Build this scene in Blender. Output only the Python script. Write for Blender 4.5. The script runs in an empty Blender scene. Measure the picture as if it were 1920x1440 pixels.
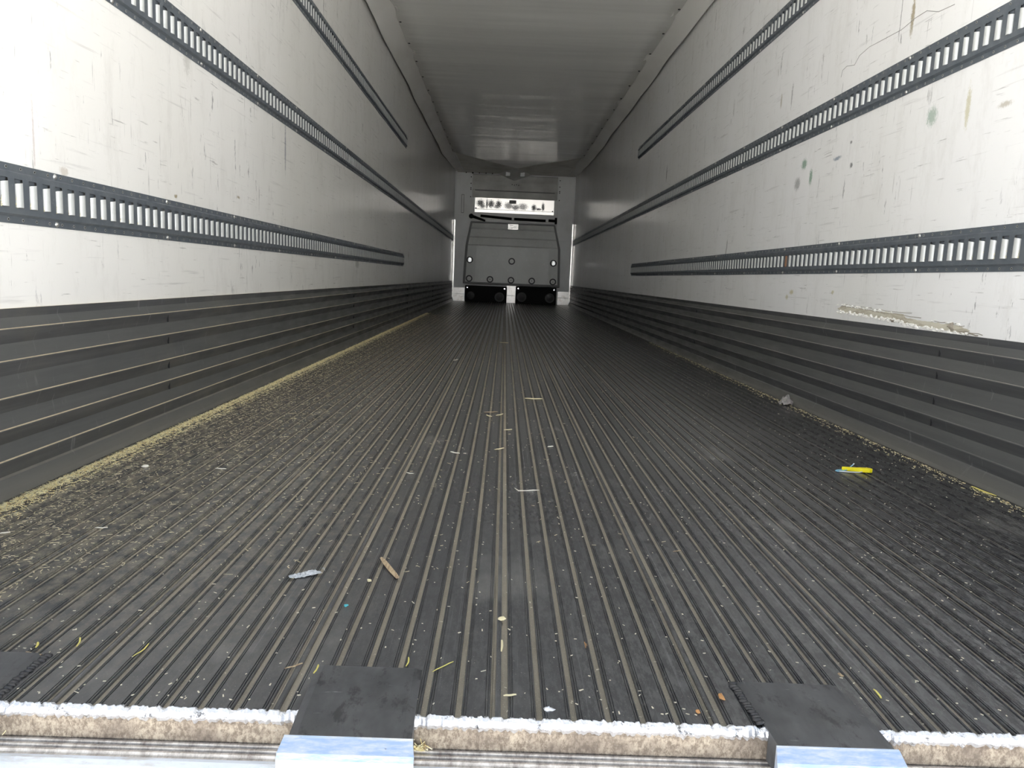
import bpy, math, random
import numpy as np
from mathutils import Vector, Matrix
random.seed(7); rng = np.random.default_rng(7)
S = bpy.context.scene; C = S.collection
# ------------------------------------------------------------------ camera, sky, sun, exposure
F_PX = 1400.0
CAM = np.array([-0.14, -0.84, 0.53])
_dy = np.array([(947-960)/F_PX, (720-520)/F_PX, 1.0]); _dy /= np.linalg.norm(_dy)
_h = np.array([1.0, -0.042, 0.0]); _dx = _h - _dy*_h.dot(_dy); _dx /= np.linalg.norm(_dx)
_dz = np.cross(_dx, _dy)
if _dz[1] < 0: _dz = -_dz
RW = np.array([_dx, _dy, _dz])                     # world = RW @ (right, up, forward)
cd = bpy.data.cameras.new('camera'); cam = bpy.data.objects.new('camera', cd); C.objects.link(cam)
cd.sensor_fit = 'HORIZONTAL'; cd.sensor_width = 36.0; cd.lens = 36.0*F_PX/1920; cd.clip_start = 0.02; cd.clip_end = 400
r_, u_, f_ = RW[:, 0], RW[:, 1], RW[:, 2]
cam.matrix_world = Matrix(((r_[0], u_[0], -f_[0], CAM[0]), (r_[1], u_[1], -f_[1], CAM[1]), (r_[2], u_[2], -f_[2], CAM[2]), (0, 0, 0, 1)))
S.camera = cam
w = bpy.data.worlds.new('sky'); S.world = w; w.use_nodes = True
wn = w.node_tree.nodes; wk = w.node_tree.links
tc = wn.new('ShaderNodeTexCoord'); sx_ = wn.new('ShaderNodeSeparateXYZ'); wk.new(tc.outputs['Generated'], sx_.inputs[0])
sr = wn.new('ShaderNodeValToRGB'); wk.new(sx_.outputs[2], sr.inputs[0]); wk.new(sr.outputs[0], wn['Background'].inputs[0])
sr.color_ramp.elements[0].position = 0.0; sr.color_ramp.elements[0].color = (4.5, 4.55, 4.6, 1)          # hazy horizon
sr.color_ramp.elements[1].position = 1.0; sr.color_ramp.elements[1].color = (.15, .22, .34, 1)          # blue zenith
for p_, c_ in ((.12, (1.9, 1.93, 1.95, 1)), (.35, (.34, .41, .52, 1))):
    e_ = sr.color_ramp.elements.new(p_); e_.color = c_
wn['Background'].inputs[1].default_value = 1.0
sl = bpy.data.lights.new('sun', 'SUN'); sl.energy = 18.0; sl.angle = math.radians(0.53); sl.color = (1, .97, .93)
sun = bpy.data.objects.new('sun', sl); C.objects.link(sun)
sun.rotation_euler = Vector((0.55, 0.10, 0.83)).to_track_quat('Z', 'Y').to_euler()
S.cycles.max_bounces = 28; S.cycles.diffuse_bounces = 24; S.cycles.glossy_bounces = 12    # light has to travel 15 m down the trailer
S.view_settings.view_transform = 'Standard'; S.view_settings.look = 'None'
S.view_settings.exposure = 0.82; S.view_settings.gamma = 1.0; S.view_settings.use_curve_mapping = False

# ------------------------------------------------------------------ helpers
def P(x, y, ax, v):
    """world point where the line of sight of photo pixel (x, y) meets the plane coordinate[ax] = v"""
    r = RW @ np.array([(x-960)/F_PX, (720-y)/F_PX, 1.0]); t = (v-CAM[ax])/r[ax]
    return CAM + t*r
def B(x, z, yb):
    """a place measured on the plane Y=15 moved to depth yb"""
    k = (yb-CAM[1])/(15.0-CAM[1]); return (CAM[0]+(x-CAM[0])*k, yb, CAM[2]+(z-CAM[2])*k)

class MB:
    def __init__(s): s.v = []; s.f = []
    def add(s, v, f):
        o = len(s.v); s.v += [tuple(p) for p in v]; s.f += [tuple(i+o for i in q) for q in f]; return s
    def box(s, x0, x1, y0, y1, z0, z1):
        return s.add([(x0,y0,z0),(x1,y0,z0),(x1,y1,z0),(x0,y1,z0),(x0,y0,z1),(x1,y0,z1),(x1,y1,z1),(x0,y1,z1)],
                     [(0,3,2,1),(4,5,6,7),(0,1,5,4),(1,2,6,5),(2,3,7,6),(3,0,4,7)])
    def prism(s, poly, axis, a, b):
        """closed polygon (2-D) extruded along axis from a to b; 2-D coords are the other two axes in order"""
        def mk(p, t):
            q = [p[0], p[1]]; q.insert(axis, t); return tuple(q)
        n = len(poly)
        v = [mk(p, a) for p in poly] + [mk(p, b) for p in poly]
        f = [(i, (i+1) % n, n+(i+1) % n, n+i) for i in range(n)] + [tuple(range(n))[::-1], tuple(range(n, 2*n))]
        return s.add(v, f)
    def sheet(s, line, axis, ts):
        """open polyline swept along axis through the stations ts"""
        def mk(p, t):
            q = [p[0], p[1]]; q.insert(axis, t); return tuple(q)
        n = len(line); v = [mk(p, t) for t in ts for p in line]; f = []
        for j in range(len(ts)-1):
            for i in range(n-1): f.append((j*n+i, j*n+i+1, (j+1)*n+i+1, (j+1)*n+i))
        return s.add(v, f)
    def disc(s, c, nrm, r, h, n=16, r2=None, dome=0.0):
        """short cylinder / truncated cone standing on c along nrm"""
        nv = Vector(nrm).normalized(); a = nv.orthogonal().normalized(); b = nv.cross(a); c = Vector(c)
        r2 = r if r2 is None else r2
        v = []
        for k in range(n):
            t = 2*math.pi*k/n; d = a*math.cos(t)+b*math.sin(t); v.append(c+d*r)
        for k in range(n):
            t = 2*math.pi*k/n; d = a*math.cos(t)+b*math.sin(t); v.append(c+nv*h+d*r2)
        v.append(c+nv*(h+dome))
        f = [(k, (k+1) % n, n+(k+1) % n, n+k) for k in range(n)] + [(n+k, n+(k+1) % n, 2*n) for k in range(n)]
        return s.add(v, f)
    def ring(s, c, nrm, r0, r1, h, n=20):
        nv = Vector(nrm).normalized(); a = nv.orthogonal().normalized(); b = nv.cross(a); c = Vector(c); v = []
        for r, hh in ((r1, 0), (r1*.96, h), (r0*1.06, h), (r0, 0)):
            for k in range(n):
                t = 2*math.pi*k/n; v.append(c+(a*math.cos(t)+b*math.sin(t))*r+nv*hh)
        f = [(j*n+k, j*n+(k+1) % n, (j+1)*n+(k+1) % n, (j+1)*n+k) for j in range(3) for k in range(n)]
        return s.add(v, f)
    def tube(s, pts, r, n=6):
        pts = [Vector(p) for p in pts]; v = []; m = len(pts)
        for i, p in enumerate(pts):
            d = (pts[min(i+1, m-1)]-pts[max(i-1, 0)]).normalized(); a = d.orthogonal().normalized()
            if abs(d.z) < .95: a = d.cross(Vector((0, 0, 1))).normalized()
            b = d.cross(a); rr = r[i] if isinstance(r, (list, tuple)) else r
            for k in range(n): t = 2*math.pi*k/n; v.append(p+(a*math.cos(t)+b*math.sin(t))*rr)
        f = [(i*n+k, i*n+(k+1) % n, (i+1)*n+(k+1) % n, (i+1)*n+k) for i in range(m-1) for k in range(n)]
        f += [tuple(range(n))[::-1], tuple(range((m-1)*n, m*n))]
        return s.add(v, f)
    def mesh(s, name, mat, smooth=False, bevel=None):
        me = bpy.data.meshes.new(name); me.from_pydata(s.v, [], s.f); me.update()
        if mat: me.materials.append(mat)
        if smooth: me.polygons.foreach_set('use_smooth', [True]*len(me.polygons))
        return me
    def obj(s, name, mat, parent=None, smooth=False, bevel=None, fix=True):
        me = s.mesh(name, mat, smooth)
        if fix:
            import bmesh
            bm = bmesh.new(); bm.from_mesh(me); bmesh.ops.recalc_face_normals(bm, faces=bm.faces); bm.to_mesh(me); bm.free()
        o = bpy.data.objects.new(name, me); C.objects.link(o)
        if parent: o.parent = parent
        if bevel:
            m = o.modifiers.new('bevel', 'BEVEL'); m.width = bevel; m.segments = 2; m.limit_method = 'ANGLE'
        return o
def inst(name, me, loc, parent, rot=None):
    o = bpy.data.objects.new(name, me); C.objects.link(o); o.parent = parent; o.location = loc
    if rot: o.rotation_euler = rot
    return o
def tag(o, label, cat=None, group=None, kind=None):
    if label: o['label'] = label
    if cat: o['category'] = cat
    if group: o['group'] = group
    if kind: o['kind'] = kind
    return o
def empty(name, loc, label, cat, group=None):
    o = bpy.data.objects.new(name, None); C.objects.link(o); o.location = loc; o.empty_display_size = .05
    return tag(o, label, cat, group)

# ------------------------------------------------------------------ materials
class Mat:
    def __init__(s, name, col=(.8, .8, .8), rough=.5, metal=0.0, spec=.5):
        s.m = bpy.data.materials.new(name); s.m.use_nodes = True; s.t = s.m.node_tree; s.n = s.t.nodes
        s.b = s.n['Principled BSDF']; s.b.inputs['Base Color'].default_value = (*col, 1)
        s.b.inputs['Roughness'].default_value = rough; s.b.inputs['Metallic'].default_value = metal
        s.b.inputs['Specular IOR Level'].default_value = spec
        s.pos = s.n.new('ShaderNodeNewGeometry'); s.col = None; s.base = col; s.h = None
    def l(s, a, b): s.t.links.new(a, b)
    def noise(s, sc, scale=1.0, detail=3.0, rough=.55, off=(0, 0, 0)):
        m = s.n.new('ShaderNodeMapping'); m.inputs['Scale'].default_value = sc; m.inputs['Location'].default_value = off
        s.l(s.pos.outputs['Position'], m.inputs['Vector'])
        t = s.n.new('ShaderNodeTexNoise'); t.inputs['Scale'].default_value = scale; t.inputs['Detail'].default_value = detail
        t.inputs['Roughness'].default_value = rough; s.l(m.outputs[0], t.inputs['Vector']); return t.outputs['Fac']
    def ramp(s, x, a, b, lo=0.0, hi=1.0):
        r = s.n.new('ShaderNodeMapRange'); r.clamp = True
        for k, v in ((1, a), (2, b), (3, lo), (4, hi)): r.inputs[k].default_value = v
        s.l(x, r.inputs[0]); return r.outputs[0]
    def math(s, op, a, b=None):
        m = s.n.new('ShaderNodeMath'); m.operation = op
        for i, v in enumerate((a, b)):
            if v is None: continue
            if isinstance(v, (int, float)): m.inputs[i].default_value = v
            else: s.l(v, m.inputs[i])
        return m.outputs[0]
    def xyz(s, which='Position'):
        x = s.n.new('ShaderNodeSeparateXYZ'); s.l(s.pos.outputs[which], x.inputs[0]); return x.outputs
    def mix(s, fac, col):
        m = s.n.new('ShaderNodeMix'); m.data_type = 'RGBA'
        if s.col is None: m.inputs['A'].default_value = (*s.base, 1)
        else: s.l(s.col, m.inputs['A'])
        m.inputs['B'].default_value = (*col, 1); s.l(fac, m.inputs['Factor'])
        s.col = m.outputs['Result']; s.l(s.col, s.b.inputs['Base Color'])
    def roughness(s, x): s.l(x, s.b.inputs['Roughness'])
    def bump(s, h, strength=.3, dist=.001):
        b = s.n.new('ShaderNodeBump'); b.inputs['Strength'].default_value = strength; b.inputs['Distance'].default_value = dist
        s.l(h, b.inputs['Height'])
        if s.h: s.l(s.h, b.inputs['Normal'])
        s.h = b.outputs[0]; s.l(s.h, s.b.inputs['Normal'])

def wall_mat(name, base, spots, seed):
    M = Mat(name, base, .21)
    M.mix(M.ramp(M.noise((1, .9, .35), 1.0, 2, off=(seed, 0, 0)), .35, .7, 0, .45), (base[0]*.86, base[1]*.85, base[2]*.80))
    M.mix(M.ramp(M.noise((1, 5.0, .25), 1.0, 1, off=(seed+3, 0, 0)), .35, .8, 0, .10), (base[0]*.72, base[1]*.72, base[2]*.69))   # vertical streaks
    M.mix(M.ramp(M.noise((1, 3.0, 70), 1.0, 4, off=(seed+5, 0, 0)), .62, .74, 0, .35), (.40, .39, .38))      # long scrapes
    a = M.ramp(M.noise((1, 26, 6), 1.0, 5, .7, off=(seed+9, 0, 0)), .625, .67)
    b = M.math('MULTIPLY', M.ramp(M.noise((1, 1.4, 1.6), 1.0, 2, off=(seed+12, 0, 0)), .40, .56), M.ramp(M.xyz()[1], 3.0, 9.0, 1.0, .25))
    M.mix(M.math('MULTIPLY', M.math('MULTIPLY', a, b), .65), (.17, .17, .17))                                # scuffs
    a = M.ramp(M.noise((1, 90, 5), 1.0, 4, .6, off=(seed+15, 0, 0)), .655, .71)
    M.mix(M.math('MULTIPLY', M.math('MULTIPLY', a, b), .5), (.22, .21, .20))
    a = M.ramp(M.noise((1, 7, 120), 1.0, 4, .6, off=(seed+25, 0, 0)), .655, .72)
    M.mix(M.math('MULTIPLY', a, .5), (.25, .24, .23))
    grit = M.noise((1, 150, 90), 1.0, 6, .85, off=(seed+20, 0, 0)); X, Y, Z = M.xyz()
    for (y, z, ry, rz, col, st) in spots:
        dy = M.math('DIVIDE', M.math('SUBTRACT', Y, y), ry); dz = M.math('DIVIDE', M.math('SUBTRACT', Z, z), rz)
        d = M.math('SQRT', M.math('ADD', M.math('MULTIPLY', dy, dy), M.math('MULTIPLY', dz, dz)))
        fall = M.ramp(d, .25, 1.0, 1.0, 0.0)
        g = M.ramp(M.math('ADD', M.math('MULTIPLY', fall, .40), M.math('MULTIPLY', grit, 1.0)), .66, .84, 0, st)
        M.mix(M.math('MULTIPLY', g, M.ramp(fall, 0, .3)), col)
    M.bump(M.noise((1, 1.2, .5), 1.0, 1, off=(seed, 0, 0)), .25, .02)
    M.bump(M.noise((1, 250, 250), 1.0, 2), .12, .001)
    M.mix(M.ramp(M.noise((1, 11, 4), 1.0, 6, .75, off=(seed+33, 0, 0)), .52, .70, 0, .22), (.55, .53, .49))                # blotchy grime
    return M.m
def pt(x, y, X): q = P(x, y, 0, X); return q[1], q[2]
GREEN = (.16, .30, .20); YEL = (.45, .40, .12); OCH = (.30, .24, .12); GRY = (.20, .20, .20)
sp = []
for (x, y, ry, rz, c, st) in [(1747, 218, .05, .05, GREEN, .6), (1508, 308, .05, .04, GREEN, .8), (1520, 332, .03, .06, GREEN, .8),
        (1712, 28, .02, .12, OCH, .8), (1690, 28, .006, .16, GRY, .6), (1815, 200, .02, .10, YEL, .5), (1484, 548, .04, .02, YEL, .6),
        (1475, 557, .03, .02, YEL, .5), (1561, 548, .02, .015, YEL, .5), (1596, 267, .015, .01, GRY, .9), (1596, 310, .02, .02, GRY, .9),
        (1465, 190, .02, .06, OCH, .5), (1485, 180, .015, .10, GRY, .5), (1495, 345, .06, .05, GRY, .6), (1885, 195, .05, .015, OCH, .5), (1250, 325, .03, .12, GRY, .7),
        (1570, 297, .06, .015, (.15, .2, .28), .7)]:
    a, b = pt(x, y, 1.25); sp.append((a, b, ry, rz, c, st))
m_wall_r = wall_mat('white_liner_right', (.90, .90, .90), sp, 31.0)
sp = []
for (x, y, ry, rz, c, st) in [(350, 100, .05, .12, (.5, .49, .45), .5), (535, 278, .02, .2, (.15, .17, .22), .6), (330, 368, .02, .012, OCH, .8),
        (447, 370, .03, .01, OCH, .7), (63, 265, .006, .15, (.5, .42, .40), .5), (645, 300, .01, .1, GRY, .6), (750, 470, .03, .02, (.45, .12, .12), .8),
        (670, 495, .12, .05, (.4, .38, .34), .6), (766, 480, .03, .06, (.22, .17, .13), .7), (120, 322, .03, .02, (.45, .38, .3), .5)]:
    a, b = pt(x, y, -1.25); sp.append((a, b, ry, rz, c, st))
m_wall_l = wall_mat('white_liner_left', (.91, .90, .875), sp, 3.0)

M = Mat('ceiling_sheet', (.92, .92, .89), .19)
M.mix(M.ramp(M.noise((.8, .5, 1), 1, 2), .35, .7, 0, .3), (.80, .79, .75))
M.bump(M.noise((.5, 3.2, 1), 1.0, 2), .55, .02); M.bump(M.noise((3, 14, 1), 1.0, 2), .15, .004)
m_ceil = M.m
M = Mat('cove_sheet', (.90, .89, .85), .45); M.mix(M.ramp(M.noise((3, 1.2, 3), 1, 3), .4, .7, 0, .35), (.58, .55, .50)); M.bump(M.noise((2, 5, 2), 1, 2), .4, .01); m_cove = M.m
M = Mat('duct_fabric', (.94, .92, .86), .6); M.mix(M.ramp(M.noise((3, 3, 3), 1, 4), .45, .7, 0, .5), (.60, .56, .48)); M.bump(M.noise((5, 3, 5), 1, 3), .5, .02); m_fab = M.m

def floor_mat(name, groove):
    M = Mat(name, (.100, .100, .100) if not groove else (.33, .29, .225), .5 if not groove else .85)
    X, Y, Z = M.xyz()
    if not groove:
        M.mix(M.ramp(M.noise((3, 1.2, 1), 1, 4), .35, .65, 0, .6), (.075, .075, .078))
        M.mix(M.math('MULTIPLY', M.ramp(M.noise((60, 190, 1), 1, 5, .7), .64, .69, 0, .6), M.ramp(Y, .25, .9, 1.0, .1)), (.035, .035, .036))
        worn = M.math('MULTIPLY', M.ramp(M.noise((1.2, .7, 1), 1, 3, off=(4, 0, 0)), .30, .50), M.ramp(X, -.3, .6, .25, 1.0))
        M.mix(M.math('MULTIPLY', worn, M.ramp(M.noise((90, 26, 1), 1, 6, .8), .44, .54, 0, .9)), (.030, .030, .033))
        M.mix(M.ramp(M.noise((5, 3, 1), 1, 4, .6, off=(9, 2, 0)), .58, .70, 0, .45), (.20, .195, .185))
        M.mix(M.ramp(M.noise((160, 1.2, 1), 1, 4, .6), .60, .72, 0, .35), (.26, .26, .26))
        left = M.ramp(X, -1.15, -.25, 1.0, 0.0)
        d = M.math('MULTIPLY', M.ramp(M.noise((40, 22, 1), 1, 6, .8), .42, .68), M.math('MULTIPLY', left, .95))
        near = M.ramp(Y, .0, .45, .15, 1.0)
        M.mix(M.math('MULTIPLY', d, near), (.40, .35, .26))
        d = M.ramp(M.noise((420, 420, 1), 1, 3, .6), .66, .71, 0, .55); M.mix(d, (.45, .42, .36))
        M.b.inputs['Roughness'].default_value = .26
        M.bump(M.noise((90, 90, 1), 1, 5, .75), .25, .0007)
    else:
        right = M.ramp(X, -.6, 1.1, 0.0, .75)
        M.mix(right, (.12, .115, .105))
        M.mix(M.ramp(M.noise((30, 9, 1), 1, 4, .7), .45, .7, 0, .55), (.17, .15, .12))
        M.mix(M.ramp(M.noise((500, 500, 1), 1, 2), .62, .68, 0, .6), (.62, .55, .38))
        M.bump(M.noise((400, 400, 1), 1, 3, .7), .5, .001)
    return M.m
m_floor = floor_mat('coated_floor_rib', False); m_groove = floor_mat('gritty_floor_groove', True)

def scuff_mat(name, dust, dfac, mottle, zlo):
    M = Mat(name, (.066, .068, .070), .42)
    M.mix(M.ramp(M.noise((1, 1.5, 60), 1, 4, .6), .42, .7, 0, .5), (.13, .13, .13))
    M.mix(M.ramp(M.noise((1, 60, 9), 1, 3, .6), .66, .70, 0, .35), (.30, .30, .30))
    M.mix(M.ramp(M.noise((1, 4, 5), 1, 4, .7), .5, .68, 0, .45), mottle)  # second tone in random patches
    N = M.xyz('Normal'); X, Y, Z = M.xyz()
    up = M.ramp(N[2], .75, .92); fade = M.ramp(Y, 1.0, 14.0, 1.0, .45)
    M.mix(M.math('MULTIPLY', M.math('MULTIPLY', up, M.ramp(M.noise((1, 60, 1), 1, 3), .2, .5, .55, 1)), M.math('MULTIPLY', M.math('MULTIPLY', fade, dfac), M.ramp(Z, zlo, zlo+.12, .25, 1.0))), dust)
    # lighter tone painted on outward-leaning faces, standing in for light they catch
    lean = M.ramp(N[2], .08, .18, 0, .6); M.mix(M.math('MULTIPLY', lean, M.ramp(N[2], .75, .85, 1, 0)), (.112, .114, .108))
    M.mix(M.ramp(Z, .0, .05, dfac*.45, 0), (.20, .185, .15))
    M.roughness(M.ramp(M.noise((1, 5, 30), 1, 3), .3, .7, .36, .55))
    M.bump(M.noise((1, 12, 200), 1, 3), .15, .001)
    return M.m
m_scl = scuff_mat('black_scuff_left', (.62, .52, .36), .95, (.12, .115, .10), -.2); m_scr = scuff_mat('black_scuff_right', (.34, .32, .28), .75, (.06, .062, .075), .14)

M = Mat('galvanised_rail', (.150, .172, .20), .42, .45)
M.mix(M.ramp(M.noise((20, 20, 20), 1, 3), .4, .65, 0, .6), (.20, .22, .24)); M.mix(M.ramp(M.noise((10, 70, 60), 1, 4, .7), .60, .68, 0, .35), (.32, .33, .33))
M.roughness(M.ramp(M.noise((30, 30, 30), 1, 3), .3, .7, .36, .55)); m_rail = M.m
M = Mat('bright_zinc_lip', (.62, .64, .63), .42, .35); M.mix(M.ramp(M.noise((60, 60, 60), 1, 3), .5, .7, 0, .35), (.48, .49, .48)); m_lip = M.m
m_slot_shade = Mat('slot_shade', (.20, .20, .20), .6).m
m_rust = Mat('rusty_lip', (.22, .12, .07), .7).m
m_screw = Mat('zinc_screw', (.55, .55, .53), .3, .8).m
m_hole = Mat('dark_hole', (.012, .012, .013), .7).m

M = Mat('dirty_end_face', (.46, .39, .30), .8)
M.mix(M.ramp(M.noise((170, 170, 110), 1, 6, .8), .42, .58, 0, .85), (.15, .115, .085)); M.mix(M.ramp(M.noise((180, 120, 120), 1, 5, .8), .58, .72, 0, .6), (.62, .56, .46))
M.mix(M.ramp(M.noise((8, 8, 8), 1, 4, .7), .46, .60, 0, .6), (.13, .10, .08)); M.bump(M.noise((150, 150, 150), 1, 5, .7), .8, .002); m_tan = M.m
M = Mat('bare_aluminium_edge', (.82, .83, .86), .32, .75)
M.mix(M.ramp(M.noise((60, 60, 90), 1, 5, .75), .58, .66, 0, .9), (.10, .10, .10)); M.bump(M.noise((140, 140, 140), 1, 4, .7), .8, .003); m_edge = M.m
M = Mat('worn_threshold_aluminium', (.80, .87, .97), .36, .7)
M.mix(M.ramp(M.noise((14, 40, 40), 1, 5, .75), .50, .70, 0, .75), (.58, .55, .52)); M.mix(M.ramp(M.noise((60, 60, 60), 1, 4, .8), .66, .70, 0, .8), (.16, .11, .08))
M.bump(M.noise((50, 90, 90), 1, 5, .7), .3, .001); M.roughness(M.ramp(M.noise((10, 50, 30), 1, 4), .3, .7, .28, .5)); m_thr = M.m
M = Mat('dirty_step_aluminium', (.66, .62, .57), .5, .5)
M.mix(M.ramp(M.noise((50, 25, 25), 1, 5, .8), .40, .66, 0, .85), (.20, .165, .14)); m_step = M.m
M = Mat('black_rubber_pad', (.060, .061, .064), .48)
M.mix(M.ramp(M.noise((12, 6, 5), 1, 4, .7), .42, .62, 0, .7), (.115, .115, .118)); M.mix(M.ramp(M.noise((30, 14, 9), 1, 5, .75), .54, .62, 0, .8), (.022, .022, .024))
M.mix(M.ramp(M.noise((25, 120, 1), 1, 3), .68, .74, 0, .4), (.3, .3, .3)); M.bump(M.noise((90, 60, 60), 1, 4, .7), .35, .001)
M.roughness(M.ramp(M.noise((14, 8, 1), 1, 4), .3, .7, .36, .62)); m_pad = M.m
m_weld = Mat('dark_weld', (.045, .045, .048), .38, .2).m

M = Mat('bulkhead_grey', (.80, .81, .78), .40, .03)
M.mix(M.ramp(M.noise((3, 1, 2), 1, 4), .4, .7, 0, .5), (.66, .66, .62)); M.mix(M.ramp(M.noise((16, 1, 22), 1, 5, .8), .60, .66, 0, .9), (.97, .96, .93)); M.bump(M.noise((2, 2, 3), 1, 2), .3, .02); m_bulk = M.m
m_ring = Mat('rubber_ring', (.07, .07, .07), .5).m
M = Mat('bulkhead_rim', (.24, .24, .235), .5); m_rim = M.m
M = Mat('front_wall_white', (.88, .89, .88), .40); M.mix(M.ramp(M.noise((3, 1, 2), 1, 4), .45, .7, 0, .5), (.70, .70, .67)); m_front = M.m
M = Mat('front_kick_white', (.93, .90, .85), .32, .45); M.mix(M.ramp(M.noise((10, 1, 14), 1, 5, .7), .5, .66, 0, .7), (.60, .54, .46)); m_kick = M.m
M = Mat('duct_flap_grey', (.74, .74, .70), .55); M.mix(M.ramp(M.noise((2, 2, 3), 1, 4), .4, .7, 0, .7), (.38, .37, .34)); m_band = M.m
M = Mat('smudged_aluminium', (.90, .87, .82), .30, .7)
X, Y, Z = M.xyz(); grit = M.noise((34, 1, 70), 1, 6, .8)
for (x, z, rx, rz, st) in ((-.71, 2.03, .10, .09, 1.), (-.66, 1.97, .07, .06, .9), (-.575, 2.02, .025, .13, 1.), (-.49, 2.02, .09, .10, 1.), (-.335, 2.02, .08, .10, 1.), (-.38, 1.97, .06, .05, .8), (-.12, 2.00, .12, .09, .85), (.02, 1.97, .10, .08, .9), (.17, 1.99, .12, .09, .8), (.40, 1.98, .065, .085, 1.), (.50, 1.955, .08, .03, 1.), (.59, 2.00, .04, .11, 1.)):
    q = B(x, z, 15.0)
    dx = M.math('DIVIDE', M.math('SUBTRACT', X, q[0]), rx); dz = M.math('DIVIDE', M.math('SUBTRACT', Z, q[2]), rz)
    d = M.math('SQRT', M.math('ADD', M.math('MULTIPLY', dx, dx), M.math('MULTIPLY', dz, dz)))
    fall = M.ramp(d, .35, 1.15, 1.0, 0.0)
    M.mix(M.math('MULTIPLY', M.ramp(M.math('ADD', M.math('MULTIPLY', fall, .38), M.math('MULTIPLY', grit, 1.3)), .74, .98, 0, st), M.ramp(fall, 0, .15)), (.03, .03, .03))
m_smud = M.m
m_black = Mat('black_plastic', (.004, .004, .004), .6, 0, .15).m
m_black2 = Mat('black_cone', (.018, .018, .018), .45, 0, .4).m
m_chrome = Mat('bright_corner_trim', (.93, .90, .85), .28, .75).m
m_bolt = Mat('polished_bolt', (.85, .85, .85), .15, .9).m
m_sticker = Mat('white_sticker', (.97, .95, .90), .35, .5).m; m_ink = Mat('sticker_ink', (.06, .06, .06), .6).m
m_refl = Mat('white_reflector', (.95, .95, .93), .2, .2).m

# ------------------------------------------------------------------ the setting
YB = 15.0; HW = 1.25; ZT = 2.78
g = MB().box(-40, 40, -60, 60, -1.45, -1.40)
M = Mat('yard_concrete', (.70, .69, .67), .85); M.mix(M.ramp(M.noise((1, 1, 1), 2, 6), .4, .6, 0, .5), (.60, .59, .57))
tag(g.obj('yard_ground', M.m), None, kind='structure')
wl = tag(MB().box(-1.33, -HW, 0.0, YB+.2, -.06, ZT).obj('wall_left', m_wall_l), None, kind='structure')
wr = tag(MB().box(HW, 1.33, 0.0, YB+.2, -.06, ZT).obj('wall_right', m_wall_r), None, kind='structure')
tag(MB().box(-1.33, 1.33, 0.0, YB+.2, ZT, ZT+.03).obj('trim_1', m_front), 'outer roof sheet closing the trailer over the ceiling liner', kind='structure')
wb = tag(MB().box(-HW, HW, YB+.06, YB+.2, -.05, ZT).obj('wall_back', m_front), None, kind='structure')

# ceiling liner: flat sheet ending in a V at the front, gently rippled
def ceil_end(x): return 13.69 - abs(x)/1.09*1.59
mb = MB(); nx, ny = 12, 150
for j in range(ny+1):
    for i in range(nx+1):
        x = -1.10+2.20*i/nx; y = 0.0+(ceil_end(x))*j/ny
        z = 2.58+.004*math.sin(y*5.1+x*.7)*math.sin(y*1.3)+.003*math.sin(y*11+.5*x)-.006*(1-(x/1.1)**2)
        mb.v.append((x, y, z))
for j in range(ny):
    for i in range(nx): a = j*(nx+1)+i; mb.f.append((a, a+nx+1, a+nx+2, a+1))
ceil = tag(mb.obj('ceiling', m_ceil, smooth=True, fix=False), None, kind='structure')
md = ceil.modifiers.new('thick', 'SOLIDIFY'); md.thickness = .006; md.offset = 1
# coves: curved sheets along the wall/ceiling corners, free lower edge standing off the wall
def cove(side, n):
    mb = MB(); N = 160
    for j in range(N+1):
        y = 15.02*j/N
        k = max(0.0, (y-11.5)/3.5); zb = (2.505 if side > 0 else 2.475) + (.14 if side > 0 else .20)*min(1, k)**1.3 + .006*math.sin(y*2.1+side)+.004*math.sin(y*5.3)
        zt = 2.585+.06*min(1, max(0, (y-12.1)/2.9)); xo = 1.232-.008*math.sin(y*1.7+side)**2
        for (x, z) in ((xo+.003, zb-.006), (xo-.001, zb), (xo-.028, zb+(zt-zb)*.36), (xo-.072, zb+(zt-zb)*.70), (xo-.115, zb+(zt-zb)*.90), (1.085, zt-.004), (1.06, zt-.006)):
            mb.v.append((side*x, y, z))
    m = 7
    for j in range(N):
        for i in range(m-1): a = j*m+i; mb.f.append((a, a+1, a+m+1, a+m))
    o = mb.obj('trim_%d' % n, m_cove, smooth=True); tag(o, None, kind='structure')
    s = o.modifiers.new('thick', 'SOLIDIFY'); s.thickness = .004; s.offset = 0
    return o
cl = cove(-1, 2); cr = cove(1, 3)
scr = MB().disc((0, 0, 0), (0, 0, -1), .011, .004, 10, .008, .002).mesh('ceiling_screw', m_hole)
tab = MB().prism([(-.030, -.011), (0, -.016), (.016, 0), (0, .016), (-.030, .011)], 2, 0, -.004).mesh('screw_tab', m_cove)
for sd, y0 in ((-1, 5.655-8*.5635), (1, 5.075-7*.5635)):
    for k in range(24):
        y = y0+k*.5635
        if y > 12.0: break
        o = inst('ceiling_screw', scr, (sd*1.082, y, 2.568), ceil)

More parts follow.
